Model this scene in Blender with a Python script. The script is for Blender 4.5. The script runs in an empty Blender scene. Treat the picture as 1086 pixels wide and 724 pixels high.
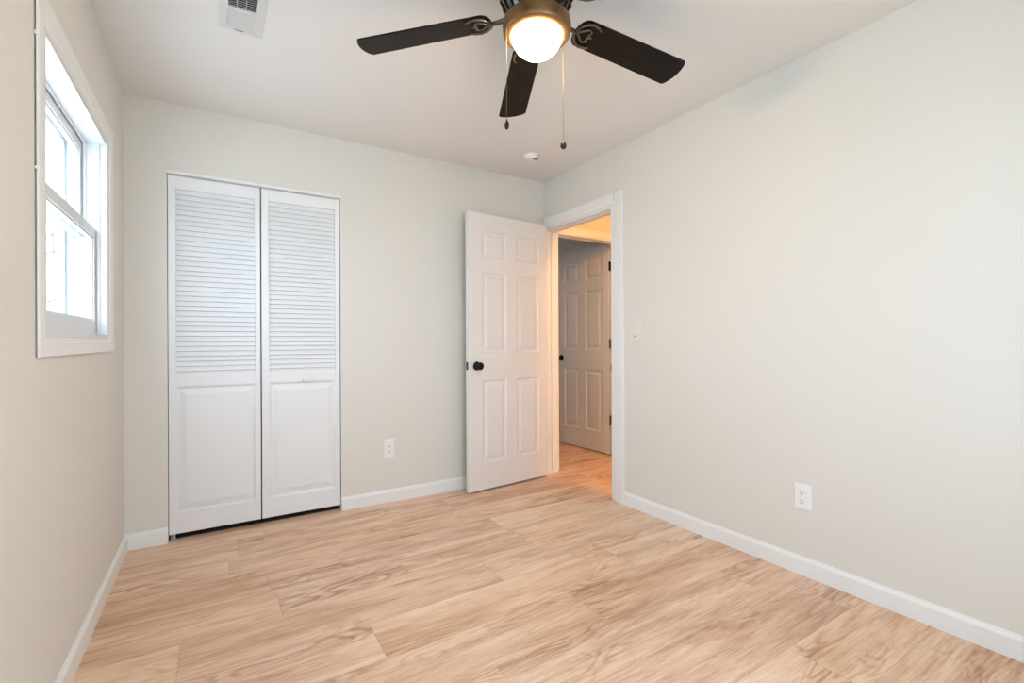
import bpy, bmesh, math, random
from mathutils import Vector, Matrix
random.seed(7)
PI = math.pi
C = bpy.context.scene.collection
S = bpy.context.scene

# ------------------------------------------------------------------ camera, world, exposure
W = 2.762          # room width (x), back wall is y = 0, camera looks towards +y
H = 2.44           # ceiling
YF = -3.78         # front wall
yaw, pitch, roll = 0.5586, 0.0002, -0.0046
fw = Vector((math.sin(yaw)*math.cos(pitch), math.cos(yaw)*math.cos(pitch), math.sin(pitch)))
rr = Vector((math.cos(yaw), -math.sin(yaw), 0)); uu = rr.cross(fw)
r2 = math.cos(roll)*rr + math.sin(roll)*uu; u2 = -math.sin(roll)*rr + math.cos(roll)*uu
cam = bpy.data.objects.new('camera', bpy.data.cameras.new('camera')); C.objects.link(cam)
M = Matrix((( r2.x, u2.x, -fw.x), (r2.y, u2.y, -fw.y), (r2.z, u2.z, -fw.z))).to_4x4()
M.translation = Vector((0.4136, -3.2422, 1.105))
cam.matrix_world = M
cam.data.sensor_width = 36; cam.data.lens = 36*503.3/1086; cam.data.clip_start = 0.02
S.camera = cam

SKY = 5.5
BOWL = 60.0
HALL = 125.0
S.view_settings.view_transform = 'Standard'; S.view_settings.look = 'None'
S.view_settings.gamma = 1; S.view_settings.use_curve_mapping = False
S.view_settings.exposure = 0.70
wd = bpy.data.worlds.new('world'); S.world = wd; wd.use_nodes = True
wn = wd.node_tree.nodes; bg = wn['Background']
bg.inputs['Color'].default_value = (0.70, 0.865, 1.06, 1); bg.inputs['Strength'].default_value = SKY

def portal(name, loc, rot, sx, sy):
    l = bpy.data.lights.new(name, 'AREA'); l.shape = 'RECTANGLE'; l.size = sx; l.size_y = sy
    l.cycles.is_portal = True
    o = bpy.data.objects.new(name, l); o.location = loc; o.rotation_euler = rot; C.objects.link(o)
portal('window_portal', (-.17, -.92, 1.57), (0, -PI/2, 0), .95, .95)      # in the left window
portal('window_portal', (1.13, YF-.17, 1.395), (PI/2, 0, 0), 1.52, 1.33)      # in the window behind the camera

portal('window_portal', (1.28, 1.45, 1.55), (0, -PI/2, 0), .7, .6)          # in the far room's added window
portal('window_portal', (-.17, -3.15, 1.535), (0, -PI/2, 0), .95, .58)     # in the added left window beside the camera

# ------------------------------------------------------------------ materials
def mat(name, col, rough=.5, metal=0, bump=0, bscale=200, spec=.5, var=0, emit=None):
    m = bpy.data.materials.new(name); m.use_nodes = True
    nt = m.node_tree; b = nt.nodes['Principled BSDF']
    c = tuple(srgb(x) for x in col)
    b.inputs['Base Color'].default_value = (*c, 1); b.inputs['Roughness'].default_value = rough
    b.inputs['Metallic'].default_value = metal; b.inputs['Specular IOR Level'].default_value = spec
    tc = nt.nodes.new('ShaderNodeTexCoord')
    if bump:
        n = nt.nodes.new('ShaderNodeTexNoise'); n.inputs['Scale'].default_value = bscale; n.inputs['Detail'].default_value = 3
        nt.links.new(tc.outputs['Object'], n.inputs['Vector'])
        bp = nt.nodes.new('ShaderNodeBump'); bp.inputs['Strength'].default_value = bump; bp.inputs['Distance'].default_value = .002
        nt.links.new(n.outputs['Fac'], bp.inputs['Height']); nt.links.new(bp.outputs['Normal'], b.inputs['Normal'])
    if var:
        n = nt.nodes.new('ShaderNodeTexNoise'); n.inputs['Scale'].default_value = 1.3; n.inputs['Detail'].default_value = 2
        nt.links.new(tc.outputs['Object'], n.inputs['Vector'])
        mx = nt.nodes.new('ShaderNodeMix'); mx.data_type = 'RGBA'
        mx.inputs[6].default_value = (*[v*(1-var) for v in c], 1); mx.inputs[7].default_value = (*[min(1, v*(1+var)) for v in c], 1)
        nt.links.new(n.outputs['Fac'], mx.inputs[0]); nt.links.new(mx.outputs[2], b.inputs['Base Color'])
    if emit:
        b.inputs['Emission Color'].default_value = (*emit[0], 1); b.inputs['Emission Strength'].default_value = emit[1]
    return m
def srgb(x):
    x = x/255
    return x/12.92 if x <= .04045 else ((x+.055)/1.055)**2.4

m_wall = mat('wall_paint', (228, 225, 217), .85, bump=.12, bscale=260, var=.008, spec=.25)
m_ceil = mat('ceiling_paint', (239, 236, 231), .9, bump=.12, bscale=180, var=.008, spec=.2)
m_trim = mat('trim_paint', (240, 240, 238), .38, bump=.03, bscale=60)
m_door = mat('door_paint', (233, 232, 229), .42, bump=.05, bscale=90)
m_closet = mat('closet_door_paint', (238, 239, 239), .45, bump=.04, bscale=90)
m_vinyl = mat('window_vinyl', (226, 228, 229), .35, bump=.02, bscale=40)
m_plastic = mat('white_plastic', (243, 243, 242), .3, bump=.01, bscale=40)
m_switch = mat('switch_plastic', (232, 225, 213), .35, bump=.01, bscale=40)
m_slot = mat('dark_slot', (40, 38, 36), .6, bump=.01)
m_black = mat('black_metal', (16, 15, 15), .28, .6, bump=.02)
m_nickel = mat('hinge_nickel', (150, 142, 130), .35, .9, bump=.02)
m_bronze = mat('brushed_bronze', (132, 101, 66), .38, .75, bump=.02, bscale=300)
m_pewter = mat('housing_pewter', (105, 97, 88), .3, .85, bump=.02, bscale=100)
m_chain = mat('chain_metal', (112, 100, 82), .4, .6, bump=.02)
m_fob = mat('fob_bronze', (44, 31, 22), .35, .4, bump=.2, bscale=300)
m_bulb = mat('lit_frosted_glass', (250, 245, 235), .4, emit=((1, .69, .38), BOWL))
m_hall = mat('lit_hall_glass', (250, 240, 220), .4, emit=((1, .50, .17), HALL))
m_gal = mat('galvanised_steel', (205, 207, 207), .45, .3, bump=.02)
m_vent = mat('vent_enamel', (226, 226, 222), .4, bump=.02)
m_duct = mat('duct_shade_dark', (34, 34, 36), .8, bump=.02)
m_rub = mat('rubber', (30, 30, 30), .8, bump=.02)

# fan blade: dark espresso wood grain
m_blade = mat('espresso_blade', (44, 32, 25), .45, spec=.15)
nt = m_blade.node_tree; b = nt.nodes['Principled BSDF']
tc = nt.nodes.new('ShaderNodeTexCoord'); mp = nt.nodes.new('ShaderNodeMapping'); mp.inputs['Scale'].default_value = (3, 90, 10)
n = nt.nodes.new('ShaderNodeTexNoise'); n.inputs['Scale'].default_value = 1; n.inputs['Detail'].default_value = 4
rp = nt.nodes.new('ShaderNodeValToRGB')
rp.color_ramp.elements[0].color = (.004, .003, .0025, 1); rp.color_ramp.elements[1].color = (.013, .009, .0065, 1)
rp.color_ramp.elements[0].position = .3; rp.color_ramp.elements[1].position = .75
nt.links.new(tc.outputs['Object'], mp.inputs[0]); nt.links.new(mp.outputs[0], n.inputs['Vector']); nt.links.new(n.outputs['Fac'], rp.inputs[0])
nt.links.new(rp.outputs[0], b.inputs['Base Color'])

# window glass: thin clear sheet
m_glass = bpy.data.materials.new('window_glass'); m_glass.use_nodes = True
nt = m_glass.node_tree; nt.nodes.clear()
o = nt.nodes.new('ShaderNodeOutputMaterial'); t = nt.nodes.new('ShaderNodeBsdfTransparent'); t.inputs[0].default_value = (.95, .97, .97, 1)
g = nt.nodes.new('ShaderNodeBsdfGlossy'); g.inputs['Roughness'].default_value = .02
lw = nt.nodes.new('ShaderNodeLayerWeight'); lw.inputs['Blend'].default_value = .5
pw = nt.nodes.new('ShaderNodeMath'); pw.operation = 'POWER'; pw.inputs[1].default_value = 5
f = nt.nodes.new('ShaderNodeMath'); f.operation = 'MULTIPLY_ADD'; f.inputs[1].default_value = .6; f.inputs[2].default_value = .04
nt.links.new(lw.outputs['Facing'], pw.inputs[0]); nt.links.new(pw.outputs[0], f.inputs[0])
mx = nt.nodes.new('ShaderNodeMixShader')
nt.links.new(f.outputs[0], mx.inputs[0]); nt.links.new(t.outputs[0], mx.inputs[1]); nt.links.new(g.outputs[0], mx.inputs[2]); nt.links.new(mx.outputs[0], o.inputs[0])

# plank floor
m_floor = bpy.data.materials.new('oak_plank_floor'); m_floor.use_nodes = True
nt = m_floor.node_tree; L = nt.links.new; b = nt.nodes['Principled BSDF']
def N(t, **k):
    n = nt.nodes.new(t)
    for a, v in k.items(): setattr(n, a, v)
    return n
def math_(op, a, bb=None, c=None):
    n = N('ShaderNodeMath', operation=op)
    for i, v in enumerate((a, bb, c)):
        if v is None: continue
        if isinstance(v, (int, float)): n.inputs[i].default_value = v
        else: L(v, n.inputs[i])
    return n.outputs[0]
uv = N('ShaderNodeUVMap', uv_map='grain'); at = N('ShaderNodeAttribute', attribute_name='plank')
ed = N('ShaderNodeUVMap', uv_map='edge')
def noise(sx, sy, detail, rough=.5, dist=0):
    mp = N('ShaderNodeMapping'); mp.inputs['Scale'].default_value = (sx, sy, 1); L(uv.outputs[0], mp.inputs[0])
    n = N('ShaderNodeTexNoise'); n.inputs['Scale'].default_value = 1; n.inputs['Detail'].default_value = detail
    n.inputs['Roughness'].default_value = rough; n.inputs['Distortion'].default_value = dist; L(mp.outputs[0], n.inputs['Vector'])
    return n.outputs['Fac']
broad = noise(.9, 7, 3, .55, .4)
field = noise(2.0, 9.0, 2, .45, .3)
rings = math_('MULTIPLY_ADD', math_('SINE', math_('MULTIPLY', field, 75)), .5, .5)
rings = math_('POWER', rings, 2.2)
rmask = N('ShaderNodeMapRange'); rmask.inputs[1].default_value = .50; rmask.inputs[2].default_value = .68; L(noise(1.1, 5, 1), rmask.inputs[0])
fine = noise(5, 150, 5, .65, .3)
pore = noise(14, 420, 3, .7)
streak = noise(4.0, 34, 5, .65, .9)
blot = noise(1.5, 11, 3, .6, .8)
v = math_('MULTIPLY', math_('SUBTRACT', broad, .5), .55)
v = math_('ADD', v, math_('MULTIPLY', math_('SUBTRACT', streak, .5), .8))
v = math_('ADD', v, math_('MULTIPLY', math_('SUBTRACT', blot, .5), .9))
v = math_('ADD', v, math_('MULTIPLY', math_('SUBTRACT', fine, .5), .7))
v = math_('ADD', v, math_('MULTIPLY', math_('SUBTRACT', pore, .5), .35))
v = math_('SUBTRACT', v, math_('MULTIPLY', math_('MULTIPLY', rings, rmask.outputs[0]), .34))
sp = N('ShaderNodeSeparateColor'); L(at.outputs['Color'], sp.inputs[0])
v = math_('ADD', v, math_('MULTIPLY', math_('SUBTRACT', sp.outputs[0], .5), .20))
v = math_('ADD', v, .52)
rp = N('ShaderNodeValToRGB'); L(v, rp.inputs[0])
e = rp.color_ramp.elements
def rgb(*c): return (*[srgb(x) for x in c], 1)
e[0].position = .0; e[0].color = rgb(172, 128, 98)
e[1].position = 1.0; e[1].color = rgb(247, 224, 201)
x = e.new(.30); x.color = rgb(208, 167, 136)
x = e.new(.58); x.color = rgb(233, 199, 170)
hs = N('ShaderNodeHueSaturation'); L(rp.outputs[0], hs.inputs['Color'])
L(math_('MULTIPLY_ADD', sp.outputs[1], .008, .496), hs.inputs['Hue']); L(math_('MULTIPLY_ADD', sp.outputs[2], .10, .95), hs.inputs['Saturation'])
# joint line: narrow pale bevel at plank edges
es = N('ShaderNodeSeparateXYZ'); L(ed.outputs[0], es.inputs[0])
near = math_('MINIMUM', es.outputs[0], es.outputs[1])
jm = N('ShaderNodeMapRange'); jm.inputs[1].default_value = .0007; jm.inputs[2].default_value = .0022; jm.inputs[3].default_value = .45; jm.inputs[4].default_value = 0; L(near, jm.inputs[0])
mx = N('ShaderNodeMix', data_type='RGBA'); L(jm.outputs[0], mx.inputs[0]); L(hs.outputs[0], mx.inputs[6]); mx.inputs[7].default_value = rgb(176, 138, 112)
L(mx.outputs[2], b.inputs['Base Color'])
b.inputs['Roughness'].default_value = .42; b.inputs['Specular IOR Level'].default_value = .4
bp = N('ShaderNodeBump'); bp.inputs['Strength'].default_value = .12; bp.inputs['Distance'].default_value = .001
L(math_('ADD', fine, math_('MULTIPLY', jm.outputs[0], -2)), bp.inputs['Height']); L(bp.outputs[0], b.inputs['Normal'])

# outside
m_ground = mat('pale_bounce_ground', (222, 222, 218), .95, bump=.3, bscale=30, var=.2)  # ground colour raised to bounce skylight up to the ceiling
m_bark = mat('grey_bark', (100, 95, 90), .9, bump=.4, bscale=50, var=.15)
m_leaf = mat('evergreen_leaf', (66, 76, 62), .8, bump=.2, bscale=40, var=.25)
m_siding = mat('grey_siding', (206, 208, 208), .7, bump=.05, bscale=20)
m_roof = mat('shingle', (120, 116, 112), .9, bump=.3, bscale=60, var=.15)

# ------------------------------------------------------------------ mesh helpers
def link(name, bm, m, parent=None, smooth=False, bevel=0, mtx=None):
    bmesh.ops.recalc_face_normals(bm, faces=bm.faces)
    me = bpy.data.meshes.new(name); bm.to_mesh(me); bm.free()
    me.materials.append(m)
    if smooth:
        for p in me.polygons: p.use_smooth = True
    o = bpy.data.objects.new(name, me); C.objects.link(o)
    if parent: o.parent = parent
    if mtx is not None: o.matrix_local = mtx
    if bevel:
        mo = o.modifiers.new('bevel', 'BEVEL'); mo.width = bevel; mo.segments = 2; mo.limit_method = 'ANGLE'; mo.angle_limit = .6
        for p in me.polygons: p.use_smooth = False
    return o
def box(bm, a, c):
    x0, y0, z0 = a; x1, y1, z1 = c
    v = [bm.verts.new(q) for q in ((x0,y0,z0),(x1,y0,z0),(x1,y1,z0),(x0,y1,z0),(x0,y0,z1),(x1,y0,z1),(x1,y1,z1),(x0,y1,z1))]
    for f in ((0,3,2,1),(4,5,6,7),(0,1,5,4),(1,2,6,5),(2,3,7,6),(3,0,4,7)): bm.faces.new([v[i] for i in f])
    return v
def NB(): return bmesh.new()
def boxes(name, m, parent, *bb, bevel=0):
    bm = NB()
    for a, c in bb: box(bm, a, c)
    return link(name, bm, m, parent, bevel=bevel)
def lathe(bm, prof, seg=48, M=Matrix()):
    rings = []
    for r, z in prof:
        if r < 1e-5: rings.append([bm.verts.new(M @ Vector((0, 0, z)))])
        else: rings.append([bm.verts.new(M @ Vector((r*math.cos(2*PI*i/seg), r*math.sin(2*PI*i/seg), z))) for i in range(seg)])
    for a, c in zip(rings, rings[1:]):
        for i in range(seg):
            j = (i+1) % seg
            if len(a) == 1 and len(c) == 1: continue
            if len(a) == 1: bm.faces.new((a[0], c[j], c[i]))
            elif len(c) == 1: bm.faces.new((a[i], a[j], c[0]))
            else: bm.faces.new((a[i], a[j], c[j], c[i]))
def tube(bm, pts, rad, seg=10):
    rings = []
    for k, p in enumerate(pts):
        p = Vector(p); a = Vector(pts[max(k-1, 0)]); c = Vector(pts[min(k+1, len(pts)-1)])
        t = (c-a).normalized(); up = Vector((0, 0, 1)) if abs(t.z) < .9 else Vector((1, 0, 0))
        s = t.cross(up).normalized(); q = s.cross(t)
        r = rad[k] if isinstance(rad, (list, tuple)) else rad
        rings.append([bm.verts.new(p + r*(math.cos(2*PI*i/seg)*s + math.sin(2*PI*i/seg)*q)) for i in range(seg)])
    for a, c in zip(rings, rings[1:]):
        for i in range(seg): bm.faces.new((a[i], a[(i+1) % seg], c[(i+1) % seg], c[i]))
    bm.faces.new(rings[0][::-1]); bm.faces.new(rings[-1])
def prism(bm, prof, axis, a, c):
    """extrude a closed 2D profile along an axis: axis x -> prof (y,z); y -> (x,z); z -> (x,y)"""
    def P(u, v, w): return {'x': (w, u, v), 'y': (u, w, v), 'z': (u, v, w)}[axis]
    A = [bm.verts.new(P(u, v, a)) for u, v in prof]; B = [bm.verts.new(P(u, v, c)) for u, v in prof]
    n = len(prof)
    for i in range(n): bm.faces.new((A[i], A[(i+1) % n], B[(i+1) % n], B[i]))
    bm.faces.new(A[::-1]); bm.faces.new(B)
def tag(o, label, cat=None, group=None, kind=None):
    o['label'] = label
    if cat: o['category'] = cat
    if group: o['group'] = group
    if kind: o['kind'] = kind
    return o
def empty(name, loc=(0, 0, 0), rz=0, parent=None):
    o = bpy.data.objects.new(name, None); C.objects.link(o); o.location = loc; o.rotation_euler = (0, 0, rz); o.empty_display_size = .1
    if parent: o.parent = parent
    return o
def holed(bm, axis, t0, t1, u0, u1, holes, z0=0, z1=H):
    """wall slab of thickness t0..t1 normal to axis, spanning u0..u1, with rectangular holes (ua,ub,za,zb)"""
    us = sorted({u0, u1, *[h[0] for h in holes], *[h[1] for h in holes]}); zs = sorted({z0, z1, *[h[2] for h in holes], *[h[3] for h in holes]})
    us = [u for u in us if u0 <= u <= u1]; zs = [z for z in zs if z0 <= z <= z1]
    def solid(i, j):
        if i < 0 or j < 0 or i >= len(us)-1 or j >= len(zs)-1: return False
        uc = (us[i]+us[i+1])/2; zc = (zs[j]+zs[j+1])/2
        return not any(h[0] < uc < h[1] and h[2] < zc < h[3] for h in holes)
    def P(t, u, z): return (t, u, z) if axis == 'x' else (u, t, z)
    cache = {}
    def V(*k):
        if k not in cache: cache[k] = bm.verts.new(P(*k))
        return cache[k]
    for i in range(len(us)-1):
        for j in range(len(zs)-1):
            if not solid(i, j): continue
            a, c, d, e = us[i], us[i+1], zs[j], zs[j+1]
            for t in (t0, t1): bm.faces.new((V(t,a,d), V(t,c,d), V(t,c,e), V(t,a,e)))
            if not solid(i-1, j): bm.faces.new((V(t0,a,d), V(t1,a,d), V(t1,a,e), V(t0,a,e)))
            if not solid(i+1, j): bm.faces.new((V(t0,c,d), V(t1,c,d), V(t1,c,e), V(t0,c,e)))
            if not solid(i, j-1): bm.faces.new((V(t0,a,d), V(t1,a,d), V(t1,c,d), V(t0,c,d)))
            if not solid(i, j+1): bm.faces.new((V(t0,a,e), V(t1,a,e), V(t1,c,e), V(t0,c,e)))
def wall(name, axis, t0, t1, u0, u1, holes=(), label=''):
    bm = NB(); holed(bm, axis, t0, t1, u0, u1, list(holes))
    return tag(link(name, bm, m_wall), label, 'wall', kind='structure')

# ------------------------------------------------------------------ room shell
WT = .115
WIN = (-1.385, -.44, 1.125, 2.015)       # left window opening y0,y1,z0,z1
WIN2 = (.36, 1.90, .72, 2.07)           # window behind the camera x0,x1,z0,z1
FILL_WIN4 = (-3.45, -2.85, 1.05, 2.02)         # unseen left window beside the camera, added for extra daylight
FILL_WIN3 = (1.15, 1.75, 1.20, 1.90)  # unseen far-room window, added to brighten the door across the hall
DY0, DY1, DZ = -.815, -.018, 2.045       # rough doorway in right wall
X0, X1, Y1 = -.16, 4.25, 2.7
wall('wall_left', 'x', -.16, 0, YF-.16, WT, [WIN, FILL_WIN4], 'pale cream painted wall on the left, holding the double-hung window')
wall('wall_back', 'y', 0, WT, 0, X1, [(.188, 1.112, 0, 2.06), (2.895, 3.665, 0, 2.04)], 'cream painted wall facing the camera with the closet opening')
wall('wall_right', 'x', W, W+WT, YF-.16, 0, [(DY0, DY1, 0, DZ)], 'long cream painted wall on the right with the doorway to the hall')
wall('wall_front', 'y', YF-.16, YF, 0, W, [WIN2], 'cream wall behind the camera holding another window')
wall('wall_hall_end', 'x', X1, X1+.1, -2.4, WT, [], 'cream end wall of the warm lit hall')
wall('wall_hall_front', 'y', -2.4-WT, -2.4, W+WT, X1+.1, [], 'cream front wall of the hall')
wall('wall_far_room_right', 'x', 3.72, 3.72+.1, WT, Y1, [], 'cream wall behind the white door of the room across the hall')
wall('wall_far_room_back', 'y', Y1, Y1+.1, 1.35, 3.82, [], 'cream back wall of the room across the hall')
wall('wall_far_room_left', 'x', 1.30, 1.40, WT, Y1+.1, [FILL_WIN3], 'cream left wall of the room across the hall with an added unseen window')
wall('wall_closet_back', 'y', .72, .80, -.16, 1.30, [], 'back wall inside the closet')
wall('wall_closet_left', 'x', -.16, -.02, WT, .72, [], 'left wall inside the closet')
tag(boxes('ceiling', m_ceil, None, ((X0, YF-.16, H), (X1+.1, Y1+.1, H+.1))), 'matte off-white ceiling with the fan at its middle', 'ceiling', kind='structure')

# floor: planks along x, one mesh
bm = NB(); uvl = bm.loops.layers.uv.new('grain'); edl = bm.loops.layers.uv.new('edge'); cl = bm.loops.layers.float_color.new('plank')
rnd = random.Random(11)
known = {0: .30, 1: .92, 2: 1.725, 3: 2.46, 5: 2.155, -2: 1.86}   # first row (k=0) spans y -1.36..-1.12
PL = 1.24; k = -17
while True:
    ya = -1.12-.24*k; yb = ya-.24
    if ya < YF-.2: break
    y0 = max(yb, YF-.16); y1 = min(ya, Y1+.1)
    k += 1
    if y1 <= y0: continue
    off = known.get(k-1, rnd.uniform(0, PL)) % PL - 2*PL
    x = off
    while x < X1+.1:
        xa, xb = max(x, X0), min(x+PL, X1+.1)
        col = (rnd.random(), rnd.random(), rnd.random(), 1); ou, ov = rnd.uniform(0, 90), rnd.uniform(0, 90)
        if xb > xa:
            # split each plank into a thin edge strip and a core so the 'edge' map stays exact
            us = [xa, (xa+xb)/2, xb]; vs = [y0, (y0+y1)/2, y1]
            g = [[bm.verts.new((u, v_, 0)) for v_ in vs] for u in us]
            for i in range(2):
                for j in range(2):
                    f = bm.faces.new((g[i][j], g[i+1][j], g[i+1][j+1], g[i][j+1]))
                    for lp in f.loops:
                        c_ = lp.vert.co
                        lp[uvl].uv = (c_.x-x+ou, c_.y-yb+ov)
                        lp[edl].uv = (min(c_.x-x, x+PL-c_.x), min(c_.y-yb, ya-c_.y))
                        lp[cl] = col
        x += PL
bmesh.ops.translate(bm, verts=bm.verts, vec=(0, 0, 0))
fl = link('floor', bm, m_floor)
if fl.data.polygons[0].normal.z < 0: fl.data.flip_normals()
tag(fl, 'light oak wood-look plank floor running across the room and into the hall', 'floor', kind='structure')

tag(boxes('closet_gap_shade', mat('closet_shade_dark', (62, 56, 52), .9, bump=.05), None, ((-.02, .045, .0005), (1.30, .72, .006))), 'dark slab added inside the closet to deepen the shade under the doors', 'floor', kind='structure')  # dark slab stands in for shade in the gap under the doors

# baseboards
BH, BT = .086, .013
prof = [(0, 0), (BT, 0), (BT, .068), (BT-.002, .074), (BT-.007, .080), (BT-.009, BH), (0, BH)]
def baseboard(name, axis, wallpos, sgn, a, c, label):
    bm = NB(); prism(bm, [(wallpos+sgn*u, z) for u, z in prof], axis, a, c)
    return tag(link(name, bm, m_trim), label, 'baseboard', kind='structure')
baseboard('baseboard_left', 'y', 0, 1, YF, -BT, 'white baseboard along the left wall under the window')
baseboard('baseboard_back_left', 'x', 0, -1, 0, .188, 'short white baseboard between left corner and closet')
baseboard('baseboard_back', 'x', 0, -1, 1.112, W-.022, 'white baseboard from the closet to the open door')
baseboard('baseboard_right', 'y', W, -1, YF, -.92, 'long white baseboard along the right wall')
baseboard('baseboard_front', 'x', YF, 1, BT, W-BT, 'white baseboard behind the camera')
baseboard('baseboard_far_room', 'y', 3.72, -1, WT+.1, Y1, 'white baseboard glimpsed beyond the far door')
baseboard('baseboard_hall', 'y', W+WT, 1, -2.4, -.90, 'white baseboard on the hall side of the right wall')

# doorway trims (jamb + casing both sides)
CT = .020
def casing_prof(w, t):   # across the width from the opening outwards, thickness
    return [(0, 0), (0, t*.45), (w*.10, t*.6), (w*.22, t*.62), (w*.30, t*.8), (w*.8, t*.92), (w*.9, t), (w, t*.9), (w, 0)]
t1 = empty('trim_1'); tag(t1, 'white jamb and casing framing the doorway from bedroom to hall', 'door frame', kind='structure')
boxes('jamb', m_trim, t1, ((W-.0005, DY0-.024, 0), (W+WT+.0005, DY0+.020, DZ+.004)), ((W-.0005, DY1-.014, 0), (W+WT+.0005, DY1+.008, DZ+.004)),
      ((W-.0005, DY0+.02, DZ-.014), (W+WT+.0005, DY1-.014, DZ+.004)), bevel=.0015)
boxes('door_stop', m_trim, t1, ((W+.045, DY0+.020, 0), (W+.075, DY0+.029, DZ-.014)), ((W+.045, DY1-.024, 0), (W+.075, DY1-.014, DZ-.014)),
      ((W+.045, DY0+.029, DZ-.023), (W+.075, DY1-.024, DZ-.014)), bevel=.0015)
def vcasing(parent, face, sgn, u_in, dirn, w, t, z1, axis='z'):
    bm = NB()
    prism(bm, [(face+sgn*th, u_in+dirn*q) for q, th in casing_prof(w, t)], 'z', 0, z1)
    return link('casing', bm, m_trim, parent)
vcasing(t1, W, -1, -.836, -1, .084, CT, 2.128)
bm = NB(); box(bm, (W-.012, -.026, 0), (W, -.003, 2.05)); link('casing', bm, m_trim, t1)
bm = NB(); prism(bm, [(W-th, 2.050+q) for q, th in casing_prof(.078, CT)], 'y', -.836, -.002); link('casing', bm, m_trim, t1)
# hall-side casing
for a, c, z0, z1 in ((-.895, -.835, 0, 2.10), (-.835, -.005, 2.045, 2.10)):
    boxes('casing', m_trim, t1, ((W+WT, a, z0), (W+WT+.016, c, z1)), bevel=.003)
bm = NB(); box(bm, (W+.030, DY0+.0195, .89), (W+.0305+.025, DY0+.0215, .95)); link('strike_plate', bm, m_nickel, t1)
bm = NB(); box(bm, (W-.006, DY0+.017, .895), (W+.002, DY0+.0235, .945)); link('strike_lip', bm, m_nickel, t1)

t2 = empty('trim_2'); tag(t2, 'white jamb and casing of the doorway across the hall', 'door frame', kind='structure')
boxes('jamb', m_trim, t2, ((2.895, -.0005, 0), (2.912, WT+.0005, 2.04)), ((3.65, -.0005, 0), (3.667, WT+.0005, 2.04)), ((2.912, -.0005, 2.028), (3.65, WT+.0005, 2.045)), bevel=.0015)
bm = NB(); prism(bm, [(-th, 2.036+q) for q, th in casing_prof(.062, .017)], 'x', 2.879, 3.712); link('casing', bm, m_trim, t2)
boxes('casing', m_trim, t2, ((3.655, -.016, 0), (3.712, 0, 2.036)), bevel=.003)
boxes('door_stop', m_trim, t2, ((2.912, .05, 0), (2.921, .078, 2.028)), ((3.641, .05, 0), (3.65, .078, 2.028)), ((2.921, .05, 2.019), (3.641, .078, 2.028)))

# ------------------------------------------------------------------ six panel doors
def panelled(bm, w, h, t, panels, depth=.008, raise_=.004, z0=0, r0=.010, r1=.026, r2=.044):
    """door slab: x 0..w, y -t/2..t/2, with stepped raised panels on both faces"""
    xs = sorted({0, w, *[p[0] for p in panels], *[p[1] for p in panels]}); zs = sorted({z0, z0+h, *[p[2] for p in panels], *[p[3] for p in panels]})
    for s in (-1, 1):
        y = s*t/2
        for i in range(len(xs)-1):
            for j in range(len(zs)-1):
                a, c, d, e = xs[i], xs[i+1], zs[j], zs[j+1]
                if any(p[0] <= a and c <= p[1] and p[2] <= d and e <= p[3] for p in panels): continue
                bm.faces.new([bm.verts.new(q) for q in ((a,y,d),(c,y,d),(c,y,e),(a,y,e))])
        for a, c, d, e in panels:
            loops = []
            for ins, dy in ((0, 0), (.003, depth*.35), (r0, depth), (r1, depth), (r2, depth-raise_-.002), (r2+.003, depth-raise_-.003)):
                yy = y-s*dy
                loops.append([bm.verts.new(q) for q in ((a+ins,yy,d+ins),(c-ins,yy,d+ins),(c-ins,yy,e-ins),(a+ins,yy,e-ins))])
            for l0, l1 in zip(loops, loops[1:]):
                for q in range(4): bm.faces.new((l0[q], l0[(q+1) % 4], l1[(q+1) % 4], l1[q]))
            bm.faces.new(loops[-1])
    for (a, c) in (((0, 0), 1), ((w, 0), 1)):
        x = a[0]; bm.faces.new([bm.verts.new(q) for q in ((x,-t/2,z0),(x,t/2,z0),(x,t/2,z0+h),(x,-t/2,z0+h))])
    for z in (z0, z0+h): bm.faces.new([bm.verts.new(q) for q in ((0,-t/2,z),(w,-t/2,z),(w,t/2,z),(0,t/2,z))])
    bmesh.ops.remove_doubles(bm, verts=bm.verts, dist=1e-5)
def knob_mesh(bm, x, z, s, t):
    y0 = s*t/2
    Mx = Matrix.Translation((x, y0, z)) @ Matrix.Rotation(-s*PI/2, 4, 'X')
    lathe(bm, [(0, 0), (.032, 0), (.033, .003), (.031, .008), (.022, .011), (.012, .013), (.011, .028), (.016, .033), (.025, .040), (.0285, .048), (.027, .056), (.020, .061), (.010, .063), (0, .0635)], 32, Mx)
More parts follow.
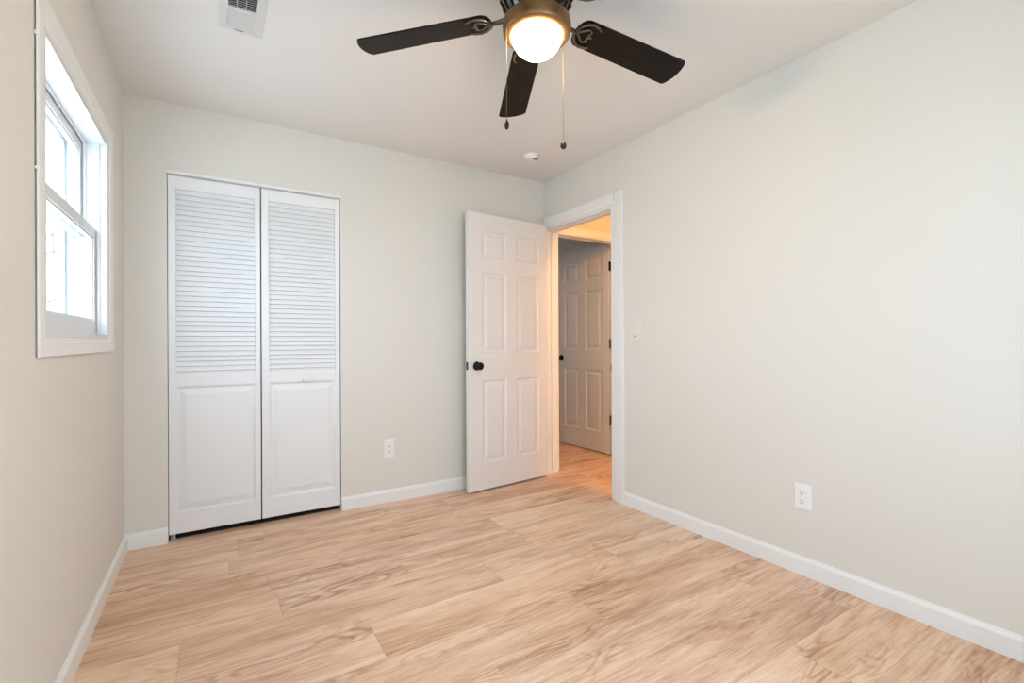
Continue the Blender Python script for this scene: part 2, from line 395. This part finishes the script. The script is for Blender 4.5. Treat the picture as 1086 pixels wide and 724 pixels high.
def six_panel_door(name, hinge, ang, label, w=.762, flip=1, ztop=2.052, hinge_z=(1.82, 1.07, .30), black_top=False):
    """hinge edge at local x=0, leading edge at x=w"""
    e = empty(name, (hinge[0], hinge[1], 0), ang); tag(e, label, 'door', kind='structure')
    t = .035
    a0, a1, b0, b1 = .092, .320, .418, .642
    bm = NB(); panelled(bm, w, ztop-.012, t, [(x0, x1, z0, z1) for x0, x1 in ((a0, a1), (b0, b1)) for z0, z1 in ((.21, .82), (1.02, 1.615), (1.73, 1.932))], z0=.012)
    slab = link('door_slab', bm, m_door, e)
    for s in (-1, 1):
        bm = NB(); knob_mesh(bm, .692, .928, s, t); link('door_knob', bm, m_black, e, smooth=True)
    # latch faceplate split by the bolt, on the leading edge
    bm = NB(); box(bm, (w, -.0125, .900), (w+.0015, .0125, .956)); lp = link('latch_plate', bm, m_black, e, bevel=.0008)
    bm = NB(); prism(bm, [(w+.001, -.006), (w+.011, -.001), (w+.011, .006), (w+.001, .006)], 'z', .921, .935); link('latch_bolt', bm, m_nickel, lp)
    for i, z in enumerate(hinge_z):
        bm = NB()
        lathe(bm, [(0, -.046), (.0035, -.046), (.0055, -.044), (.0055, .044), (.0035, .046), (0, .046)], 14, Matrix.Translation((-.006, flip*(t/2+.004), z)))
        box(bm, (-.0016, -t/2+.004, z-.044), (0, t/2, z+.044))
        link('hinge', bm, m_black if (black_top and i == 0) else m_nickel, e)
    return e
dl = math.atan2(-.0950, -.9955)
# front face line through (2.715,-.097); the local +y side of the rotated slab faces the camera
n_front = Vector((.0950, -.9955))
hx = Vector((2.722, -.0965)) - n_front*.0175
d1 = six_panel_door('door_1', hx, dl, 'white six-panel door with black knob standing open into the bedroom', flip=-1)
# door across the hall, opened into the far room
d2 = six_panel_door('door_2', (3.668-.012, .152), math.atan2(.995, -.055), 'white six-panel door with black knob seen through the doorway, across the hall', w=.735, flip=-1, ztop=2.042, hinge_z=(1.83, 1.08, .34), black_top=True)

# ------------------------------------------------------------------ closet bifold
d3 = empty('door_3', (0, 0, 0)); tag(d3, 'white louvered bifold closet door pair, slats above and raised panels below', 'closet door', kind='structure')
m_cl_dark = m_duct
def leaf(xa, xb, la, lb):
    y0, y1 = .010, .038
    zb, zt = .036, 2.043
    bm = NB()
    box(bm, (xa, y0, zb), (la, y1, zt)); box(bm, (lb, y0, zb), (xb, y1, zt))
    box(bm, (la, y0+.0012, 1.972), (lb, y1, zt)); box(bm, (la, y0+.0012, .859), (lb, y1, .918)); box(bm, (la, y0+.0012, zb), (lb, y1, .152))
    f = link('leaf', bm, m_closet, d3, bevel=.0012)
    # louvers
    bm = NB(); z0, z1 = .918, 1.972; n = 37; p = (z1-z0)/n
    for i in range(n):
        zc = z0+p*(i+.5)
        prism(bm, [(y0+.0035, zc-.0150), (y0+.0095, zc-.0168), (y0+.0235, zc+.0125), (y0+.0175, zc+.0150)], 'x', la, lb)
    link('louver_panel', bm, m_closet, f)
    bm = NB(); panelled(bm, lb-la, .859-.152, .018, [(.004, lb-la-.004, .156, .855)], depth=.006, raise_=.0045, z0=.152, r0=.006, r1=.012, r2=.040)
    bmesh.ops.translate(bm, verts=bm.verts, vec=(la, y0+.014, 0)); link('raised_panel', bm, m_closet, f)
    return f
l1 = leaf(.191, .6455, .226, .617)
l2 = leaf(.6525, 1.108, .692, 1.079)
bm = NB(); Mx = Matrix.Translation((.893, .010, .872)) @ Matrix.Rotation(PI/2, 4, 'X')
lathe(bm, [(0, 0), (.009, 0), (.008, .008), (.010, .013), (.0155, .019), (.0165, .025), (.013, .030), (0, .032)], 28, Mx)
k = link('knob', bm, m_plastic, l2, smooth=True)
bm = NB(); box(bm, (.206, .004, .002), (.262, .030, .005)); box(bm, (.2, .004, .002), (.203, .03, .034)); tube(bm, [(.215, .024, .004), (.215, .024, .038)], .005)
k = link('floor_pivot_bracket', bm, m_gal, d3); k['label'] = 'steel floor pivot bracket at the left foot of the closet door'
t3 = empty('trim_3'); tag(t3, 'thin white head track trim above the closet door', 'closet trim', kind='structure')
boxes('track_cover', m_trim, t3, ((.183, -.010, 2.050), (1.117, .012, 2.064)), bevel=.002)
boxes('track', m_gal, t3, ((.19, .014, 2.046), (1.11, .036, 2.060)))

# ------------------------------------------------------------------ windows
def window(name, M4, w, h, label, wall_t=.16, cas=True):
    """built in local coords: x along the wall 0..w, z 0..h, y = depth (0 at the room face, negative = outwards)"""
    e = empty(name); e.matrix_world = M4; tag(e, label, 'window', kind='structure')
    jt = .018
    boxes('window_frame', m_vinyl, e,
          ((0, -wall_t, 0), (jt, .001, h)), ((w-jt, -wall_t, 0), (w, .001, h)), ((jt, -wall_t, h-jt), (w-jt, .001, h)), ((jt, -wall_t, 0), (w-jt, .001, jt)),
          # tracks and parting stops on the jambs and head
          *[((x0, -.034, jt), (x0+.006, -.024, h-jt)) for x0 in (jt, w-jt-.006)],
          *[((x0, -.080, jt), (x0+.008, -.070, h-jt)) for x0 in (jt, w-jt-.008)],
          *[((x0, -.128, jt), (x0+.014, -.112, h-jt)) for x0 in (jt, w-jt-.014)],
          ((jt, -.128, h-jt-.012), (w-jt, -.112, h-jt)), ((jt, -.080, h-jt-.006), (w-jt, -.070, h-jt)), bevel=.0012)
    def sash(nm, z0, z1, yf, st, rt, rb):
        f = boxes(nm, m_vinyl, e, ((jt+.002, yf-.026, z0), (jt+st, yf, z1)), ((w-jt-st, yf-.026, z0), (w-jt-.002, yf, z1)),
              ((jt+st, yf-.026, z1-rt), (w-jt-st, yf, z1)), ((jt+st, yf-.026, z0), (w-jt-st, yf, z0+rb)),
              # glazing bead
              ((jt+st, yf-.022, z0+rb), (jt+st+.007, yf-.006, z1-rt)), ((w-jt-st-.007, yf-.022, z0+rb), (w-jt-st, yf-.006, z1-rt)),
              ((jt+st, yf-.022, z1-rt-.007), (w-jt-st, yf-.006, z1-rt)), ((jt+st, yf-.022, z0+rb), (w-jt-st, yf-.006, z0+rb+.007)), bevel=.001)
        bm = NB(); y = yf-.014; bm.faces.new([bm.verts.new(q) for q in ((jt+st, y, z0+rb), (w-jt-st, y, z0+rb), (w-jt-st, y, z1-rt), (jt+st, y, z1-rt))])
        link('glass', bm, m_glass, f)
        return f
    mid = h*.532
    sash('lower_sash', jt+.001, mid+.017, -.038, .032, .042, .062)
    sash('upper_sash', mid-.025, h-jt-.002, -.084, .034, .040, .042)
    bm = NB(); box(bm, (w*.5-.03, -.062, mid+.017), (w*.5+.03, -.042, mid+.023)); tube(bm, [(w*.5, -.05, mid+.022), (w*.5+.012, -.046, mid+.031), (w*.5+.03, -.044, mid+.033)], .0045); link('sash_lock', bm, m_vinyl, e)
    # storm frame outside
    boxes('storm_frame', m_vinyl, e, ((jt, -.150, jt), (jt+.028, -.138, h-jt)), ((w-jt-.028, -.150, jt), (w-jt, -.138, h-jt)), ((jt+.028, -.150, h-jt-.028), (w-jt-.028, -.138, h-jt)),
          ((jt+.028, -.150, jt), (w-jt-.028, -.138, jt+.028)), ((jt+.028, -.150, mid-.014), (w-jt-.028, -.138, mid+.010)))
    if cas:
        for (a, c, d, z) in ((-.082, -.002, -.058, h+.080), (w+.002, w+.082, -.058, h+.080), (-.002, w+.002, h+.002, h+.080), (-.002, w+.002, -.058, -.002)):
            pass
        bm = NB()
        o0, o1, ob, ot = -.088, w+.085, -.058, h+.080
        # mitred casing: concentric loops, thick outside, stepping down towards the opening
        steps = [(.014, 0), (.014, .0045), (0, .0045), (0, .008), (.004, .010), (.055, .008), (.062, .003), (.082, .002), (.082, 0)]
        loops = []
        for ins, th in steps:
            fr = ins/.082
            a = o0+(0-o0)*fr; c = o1+(w-o1)*fr; d = ob+(0-ob)*fr; z = ot+(h-ot)*fr
            loops.append([bm.verts.new(q) for q in ((a, th, d), (c, th, d), (c, th, z), (a, th, z))])
        for l0, l1_ in zip(loops, loops[1:]):
            for q in range(4): bm.faces.new((l0[q], l0[(q+1) % 4], l1_[(q+1) % 4], l1_[q]))
        cs = link('casing', bm, m_trim, e)
        boxes('caulk_dab', m_trim, cs, ((w+.072, 0, .455), (w+.0852, .006, .463)), ((w+.072, 0, .82), (w+.0852, .006, .83)))
    return e
# left window: local x -> world -y?  use local x = +y reversed so that local +y (into room) = +x
ML = Matrix(((0, 1, 0, 0), (-1, 0, 0, WIN[1]), (0, 0, 1, WIN[2]), (0, 0, 0, 1)))
window('window_1', ML, WIN[1]-WIN[0], WIN[3]-WIN[2], 'white double-hung window in the left wall, bright daylight outside')
MF = Matrix(((1, 0, 0, WIN2[0]), (0, 1, 0, YF), (0, 0, 1, WIN2[2]), (0, 0, 0, 1)))
window('window_2', MF, WIN2[1]-WIN2[0], WIN2[3]-WIN2[2], 'white double-hung window in the wall behind the camera')
MR = Matrix(((0, 1, 0, 1.40), (-1, 0, 0, FILL_WIN3[1]), (0, 0, 1, FILL_WIN3[2]), (0, 0, 0, 1)))
window('fill_window_3', MR, FILL_WIN3[1]-FILL_WIN3[0], FILL_WIN3[3]-FILL_WIN3[2], 'unseen window added to light the room across the hall', wall_t=.10)
M4_ = Matrix(((0, 1, 0, 0), (-1, 0, 0, FILL_WIN4[1]), (0, 0, 1, FILL_WIN4[2]), (0, 0, 0, 1)))
window('fill_window_4', M4_, FILL_WIN4[1]-FILL_WIN4[0], FILL_WIN4[3]-FILL_WIN4[2], 'unseen white window in the left wall, added for extra daylight')

# ------------------------------------------------------------------ ceiling fan
FX, FY = 1.3937, -1.8508
fan = empty('ceiling_fan', (FX, FY, H)); tag(fan, 'dark five-blade ceiling fan with a lit white glass bowl, hugging the ceiling', 'ceiling fan')
def fz(z): return z-H
bm = NB(); lathe(bm, [(0, 0), (.095, 0), (.098, -.006), (.098, -.020), (.112, -.030), (.126, -.045), (.130, -.060), (.130, -.105), (.126, -.118), (.118, -.128), (.108, -.150), (.098, -.168), (.088, -.180), (.080, -.186), (0, -.186)], 64)
hs_ = link('motor_housing', bm, m_pewter, fan, smooth=True)
bm = NB()
for i in range(20):      # cast ribs round the lower housing
    a = 2*PI*i/20
    pts = [(r*math.cos(a), r*math.sin(a), z) for r, z in ((.1295, -.108), (.1275, -.118), (.119, -.131), (.109, -.152), (.099, -.169), (.088, -.182))]
    tube(bm, pts, .0045, 6)
link('housing_ribs', bm, m_black, hs_, smooth=True)
# light ring (drum open below) with inner flare
bm = NB(); lathe(bm, [(.078, fz(2.262)), (.112, fz(2.256)), (.1205, fz(2.246)), (.1225, fz(2.232)), (.1215, fz(2.214)), (.1195, fz(2.203)), (.116, fz(2.198)), (.100, fz(2.193)), (.0925, fz(2.193)), (.0895, fz(2.197)), (.0895, fz(2.22))], 72)
link('light_ring', bm, m_bronze, fan, smooth=True)
bm = NB(); pr = [(.0890, fz(2.200))]
for i in range(1, 17):
    t = i/16*PI/2; pr.append((.0890*math.cos(t) if i < 16 else 0, fz(2.196)-.075*math.sin(t)))
lathe(bm, pr, 64)
bw = link('glass_bowl', bm, m_bulb, fan, smooth=True); bw['label'] = 'glowing frosted white glass bowl'
az0 = -.1019; daz = {0: .004, 1: -.009, 2: .005}
for kk in range(5):
    a = az0+kk*2*PI/5+daz.get(kk, 0)
    Mb = Matrix.Translation((0, 0, fz(2.2793))) @ Matrix.Rotation(a, 4, 'Z') @ Matrix.Rotation(math.atan(.077), 4, 'Y')
    Mp = Mb @ Matrix.Rotation(-.188, 4, 'X')
    # blade outline: x radial, y across
    w0, w1, R0, R1 = .060, .0675, .165, .660
    out = []
    for t in [i/8 for i in range(9)]: # root arc (from -y to +y)
        ph = -PI/2+PI*t; out.append((R0+.035-.035*math.cos(ph), w0*math.sin(ph)))
    tip = []
    for t in [i/10 for i in range(11)]:
        yy = w1*(1-2*t); xx = R1+.016*(1-(yy/w1)**2)
        tip.append((xx, yy))
    tip[0] = (R1-.004, w1); tip[-1] = (R1-.004, -w1)
    out += tip
    bm = NB()
    lo = [bm.verts.new((x_, y_, -.0028)) for x_, y_ in out]; hi = [bm.verts.new((x_, y_, .0028)) for x_, y_ in out]
    bm.faces.new(lo[::-1]); bm.faces.new(hi); n_ = len(out)
    for i in range(n_): bm.faces.new((lo[i], lo[(i+1) % n_], hi[(i+1) % n_], hi[i]))
    bl = link('blade', bm, m_blade, fan, mtx=Mp)
    # blade iron: scroll bracket under the blade root plus arm to the hub (child of blade)
    bm = NB()
    zz = -.0065
    tube(bm, [(.075, 0, .006), (.11, 0, .000), (.145, 0, -.006), (.172, 0, zz)], [.011, .009, .008, .007], 10)
    for s in (-1, 1):
        tube(bm, [(.165, 0, zz), (.172, s*.022, zz), (.190, s*.043, zz), (.214, s*.054, zz), (.240, s*.050, zz), (.255, s*.040, zz)], [.006, .006, .0055, .005, .0045, .003], 8)
        tube(bm, [(.172, 0, zz), (.192, s*.014, zz), (.212, s*.030, zz), (.228, s*.020, zz), (.222, s*.006, zz), (.238, 0, zz)], [.0045, .0045, .004, .004, .004, .003], 8)
    link('blade_iron', bm, m_pewter, bl, smooth=True)
# pull chains
def chain(px, py, ztop, zbot, kind):
    bm = NB(); z = ztop; i = 0
    tube(bm, [(px, py, fz(ztop)), (px, py, fz(zbot))], .0007, 6)
    while z > zbot:
        lathe(bm, [(0, -.0014), (.0012, 0), (0, .0014)], 6, Matrix.Translation((px, py, fz(z)))); z -= .0045
    c_ = link('pull_chain', bm, m_chain, fan, smooth=True)
    bm = NB()
    if kind == 0:      # flat leaf-shaped fob seen edge on
        lathe(bm, [(0, .004), (.0025, .002), (.003, -.004), (.0065, -.010), (.0075, -.018), (.006, -.028), (.003, -.033), (0, -.034)], 16, Matrix.Translation((px, py, fz(zbot))) @ Matrix.Rotation(yaw, 4, 'Z') @ Matrix.Diagonal((.62, 1.2, 1, 1)))
    else:
        lathe(bm, [(0, .006), (.0025, .004), (.003, -.003), (.006, -.010), (.0105, -.020), (.0118, -.027), (.0095, -.034), (.004, -.0385), (0, -.039)], 20, Matrix.Translation((px, py, fz(zbot))))
    link('pull_fob', bm, m_fob, c_, smooth=True)
    return c_
rgt = Vector((math.cos(yaw), -math.sin(yaw))); fwd2 = Vector((math.sin(yaw), math.cos(yaw)))
q = rgt*-.108+fwd2*-.065; chain(q.x, q.y, 2.236, 1.868, 0)
q = rgt*.102+fwd2*.078; chain(q.x, q.y, 2.236, 1.863, 1)

# ------------------------------------------------------------------ smoke detector
sd = empty('smoke_detector', (2.345, -.425, H)); tag(sd, 'small round white smoke detector on the ceiling near the corner', 'smoke detector')
bm = NB(); lathe(bm, [(0, 0), (.060, 0), (.060, -.010), (.055, -.012)], 40); link('base', bm, m_plastic, sd, smooth=False)
bm = NB(); lathe(bm, [(.055, -.010), (.054, -.022), (.048, -.030), (.036, -.034), (0, -.035)], 40); link('cover', bm, m_plastic, sd, smooth=True)
bm = NB(); box(bm, (-.017, -.008, -.003), (.017, .008, .004)); o = link('sounder_slot', bm, m_slot, sd, mtx=Matrix.Translation((.012, -.034, -.0318)) @ Matrix.Rotation(-.3, 4, 'Z'))

# ------------------------------------------------------------------ ceiling register
vn = empty('ceiling_vent', (.511, -1.10, H)); tag(vn, 'white rectangular air register on the ceiling, left of the fan', 'air vent')
VX0, VX1, VY0, VY1 = -.050, .048, -.155, .170     # opening, local
bm = NB()
ox0, ox1, oy0, oy1 = -.082, .080, -.188, .203
steps = [((ox0, ox1, oy0, oy1), 0), ((ox0, ox1, oy0, oy1), -.003), ((VX0-.004, VX1+.004, VY0-.004, VY1+.004), -.009), ((VX0, VX1, VY0, VY1), -.008), ((VX0, VX1, VY0, VY1), 0)]
loops = [[bm.verts.new((a, c, z)) for a, c in ((r[0], r[2]), (r[1], r[2]), (r[1], r[3]), (r[0], r[3]))] for r, z in steps]
for l0, l1_ in zip(loops, loops[1:]):
    for i in range(4): bm.faces.new((l0[i], l0[(i+1) % 4], l1_[(i+1) % 4], l1_[i]))
link('vent_frame', bm, m_vent, vn)
bm = NB(); box(bm, (VX0, VY0, -.0012), (VX1, VY1, -.0002)); link('duct_shadow_liner', bm, m_duct, vn).name = 'duct_shade_sheet'  # dark sheet stands in for the shade inside the duct
YM = .035
bm = NB(); nl = 11
for i in range(nl):      # fins facing the camera side
    y = YM+.006+(VY1-YM-.006)*(i+.5)/nl
    prism(bm, [(y+.0050, -.0080), (y+.0042, -.0086), (y-.0046, -.0022), (y-.0038, -.0016)], 'x', VX0, VX1)
link('louver_bank', bm, m_vent, vn)
bm = NB(); nl = 14
for i in range(nl):
    y = VY0+(YM-.006-VY0)*(i+.5)/nl
    prism(bm, [(y-.0036, -.0080), (y-.0029, -.0085), (y+.0034, -.0022), (y+.0028, -.0018)], 'x', VX0, VX1)
link('louver_bank', bm, m_vent, vn)
boxes('divider', m_vent, vn, ((VX0, YM-.006, -.0092), (VX1, YM+.006, -.002)))
boxes('divider', m_vent, vn, *[((VX0+(VX1-VX0)*f_-.0012, VY0, -.0088), (VX0+(VX1-VX0)*f_+.0012, YM-.006, -.0055)) for f_ in (.31, .63)])
bm = NB(); tube(bm, [(-.028, VY1+.009, -.0068), (-.010, VY1+.0105, -.0078), (.012, VY1+.009, -.0068)], .0022, 8); o = link('lever_slot', bm, m_slot, vn)
bm = NB(); lathe(bm, [(0, -.002), (.0035, -.0015), (.004, 0)], 12, Matrix.Translation((0, VY1+.020, -.0058))); link('screw', bm, m_gal, vn)

# ------------------------------------------------------------------ wall outlets and switch
def plate(bm, w=.080, h=.124, t=.006):
    l0 = [bm.verts.new(q) for q in ((-w/2, 0, -h/2), (w/2, 0, -h/2), (w/2, 0, h/2), (-w/2, 0, h/2))]
    l1_ = [bm.verts.new(q) for q in ((-w/2, -t*.4, -h/2), (w/2, -t*.4, -h/2), (w/2, -t*.4, h/2), (-w/2, -t*.4, h/2))]
    i_ = .006
    l2_ = [bm.verts.new(q) for q in ((-w/2+i_, -t, -h/2+i_), (w/2-i_, -t, -h/2+i_), (w/2-i_, -t, h/2-i_), (-w/2+i_, -t, h/2-i_))]
    for a, c in ((l0, l1_), (l1_, l2_)):
        for i in range(4): bm.faces.new((a[i], a[(i+1) % 4], c[(i+1) % 4], c[i]))
    bm.faces.new(l2_); bm.faces.new(l0[::-1])
def outlet(loc, rz, label, w, h):
    e = empty('wall_outlet', loc, rz); tag(e, label, 'electrical outlet', 'duplex outlets low on the walls')
    bm = NB(); plate(bm, w, h); link('cover_plate', bm, m_plastic, e)
    for s in (1, -1):
        bm = NB(); n_ = 24; zc = s*.0195
        pts = []
        for i in range(n_):
            a = 2*PI*i/n_; pts.append((.0172*math.cos(a), zc+max(-.0135, min(.0135, .0172*math.sin(a)))))
        prism(bm, pts, 'y', -.0085, -.005); r_ = link('receptacle', bm, m_plastic, e)
        bm = NB()
        box(bm, (-.0075, -.0090, zc-.001), (-.0052, -.0084, zc+.008)); box(bm, (.0052, -.0090, zc), (.0072, -.0084, zc+.007))
        prism(bm, [(.0028*math.cos(2*PI*i/12), zc-.0075+.0030*math.sin(2*PI*i/12)) for i in range(12)], 'y', -.0090, -.0084)
        link('slots', bm, m_slot, r_)
    bm = NB(); lathe(bm, [(.003, 0), (.0028, .001), (0, .0014)], 12, Matrix.Translation((0, -.006, 0)) @ Matrix.Rotation(PI/2, 4, 'X')); link('screw', bm, m_plastic, e)
    return e
outlet((1.434, 0, .368), 0, 'white duplex outlet on the back wall between closet and open door', .078, .130)
# right wall: local -y -> world -x
outlet((W, -2.068, .366), -PI/2, 'white duplex outlet low on the right wall above the baseboard', .078, .120)
sw = empty('light_switch', (W, -1.028, 1.164), -PI/2); tag(sw, 'white rocker light switch on the right wall beside the doorway', 'light switch')
bm = NB(); plate(bm, .084, .128); link('cover_plate', bm, m_switch, sw)
bm = NB(); box(bm, (-.0175, -.0065, -.034), (.0175, -.0055, .034)); link('rocker_well', bm, m_switch, sw)
bm = NB(); prism(bm, [(-.006, -.0325), (-.0125, -.0325), (-.0085, 0), (-.0080, .0325), (-.006, .0325)], 'x', -.0160, .0160); link('rocker', bm, m_switch, sw)
bm = NB(); box(bm, (-.0085, -.0128, -.0285), (.0085, -.0110, -.0235)); link('indicator_slot', bm, m_slot, sw)

# ------------------------------------------------------------------ hall ceiling light
hl = empty('hall_ceiling_light', (3.06, -1.42, H)); tag(hl, 'round flush ceiling light glowing warm in the hall', 'ceiling light')
bm = NB(); lathe(bm, [(0, 0), (.13, 0), (.135, -.01), (.13, -.024), (.118, -.026), (0, -.026)], 40); link('pan', bm, m_bronze, hl, smooth=True)
bm = NB(); lathe(bm, [(.117, -.024), (.112, -.045), (.090, -.066), (.05, -.078), (0, -.082)], 40); link('glass_shade', bm, m_hall, hl, smooth=True)

# ------------------------------------------------------------------ outside
GZ = -.6
tag(boxes('ground', m_ground, None, ((-60, -60, GZ-.2), (60, 60, GZ))), 'ground outside the house, made pale to bounce daylight indoors', 'ground', kind='structure')
def bare_tree(loc, hgt, seed, label):
    R = random.Random(seed); e = empty('bare_tree', loc, 0); tag(e, label, 'tree', 'winter trees beyond the window')
    bt = NB(); bb = NB()
    trunk = [(0, 0, 0), (.04, .02, hgt*.22), (-.03, .05, hgt*.42), (.06, 0, hgt*.62)]
    tube(bt, trunk, [.17, .13, .10, .06], 10); link('trunk', bt, m_bark, e, smooth=True)
    def br(p, d, ln, r, lev):
        pts = [p]; q = p.copy(); dd = d.copy()
        for i in range(4):
            dd = (dd+Vector((R.uniform(-.22, .22), R.uniform(-.22, .22), R.uniform(-.08, .18)))).normalized(); q = q+dd*ln/4; pts.append(q.copy())
        tube(bb, pts, [r, r*.85, r*.7, r*.55, r*.35], 5)
        if lev:
            for i in range(3 if lev > 1 else 4):
                k_ = R.randint(1, 4); nd = (dd+Vector((R.uniform(-1, 1), R.uniform(-1, 1), R.uniform(-.3, .7)))).normalized()
                br(pts[k_], nd, ln*.6, r*.5, lev-1)
    for i in range(15):
        f_ = R.uniform(.2, .62); a = R.uniform(0, 2*PI)
        br(Vector((.02, .02, hgt*f_)), Vector((math.cos(a), math.sin(a), R.uniform(.1, .7))).normalized(), hgt*.30, .032, 3)
    link('branches', bb, m_bark, e)
bare_tree((-3.9, 12.0, GZ), 7.5, 3, 'bare tree nearest outside the left window')
bare_tree((-6.6, 17.0, GZ), 9, 9, 'bare tree standing further off outside the left window')
def shrub(loc, r, h_, seed, label):
    R = random.Random(seed); bm = NB()
    for i in range(900):
        u_ = R.uniform(-1, 1); a = R.uniform(0, 2*PI); rr_ = math.sqrt(max(0, 1-u_*u_))*R.uniform(.75, 1.05)
        p = Vector((r*rr_*math.cos(a), r*rr_*math.sin(a), h_/2+u_*h_/2)); s_ = R.uniform(.04, .09)
        ax = Vector((R.uniform(-1, 1), R.uniform(-1, 1), R.uniform(-1, 1))).normalized(); bx = ax.orthogonal().normalized()
        bm.faces.new([bm.verts.new(p+ax*s_*c1+bx*s_*c2*.5) for c1, c2 in ((-1, 0), (0, -1), (1, 0), (0, 1))])
    e = empty('evergreen_shrub', loc); tag(e, label, 'shrub', 'evergreen shrubs beyond the window')
    link('foliage', bm, m_leaf, e)
    bm = NB(); tube(bm, [(0, 0, 0), (0, 0, h_*.6)], [.05, .02], 8); link('stem', bm, m_bark, e)
shrub((-4.6, 14.0, GZ), 1.0, 2.4, 1, 'evergreen shrub low in the left window view, behind the nearest tree')
shrub((-7.6, 19.5, GZ), 1.3, 2.8, 2, 'evergreen shrub furthest off in the left window view')
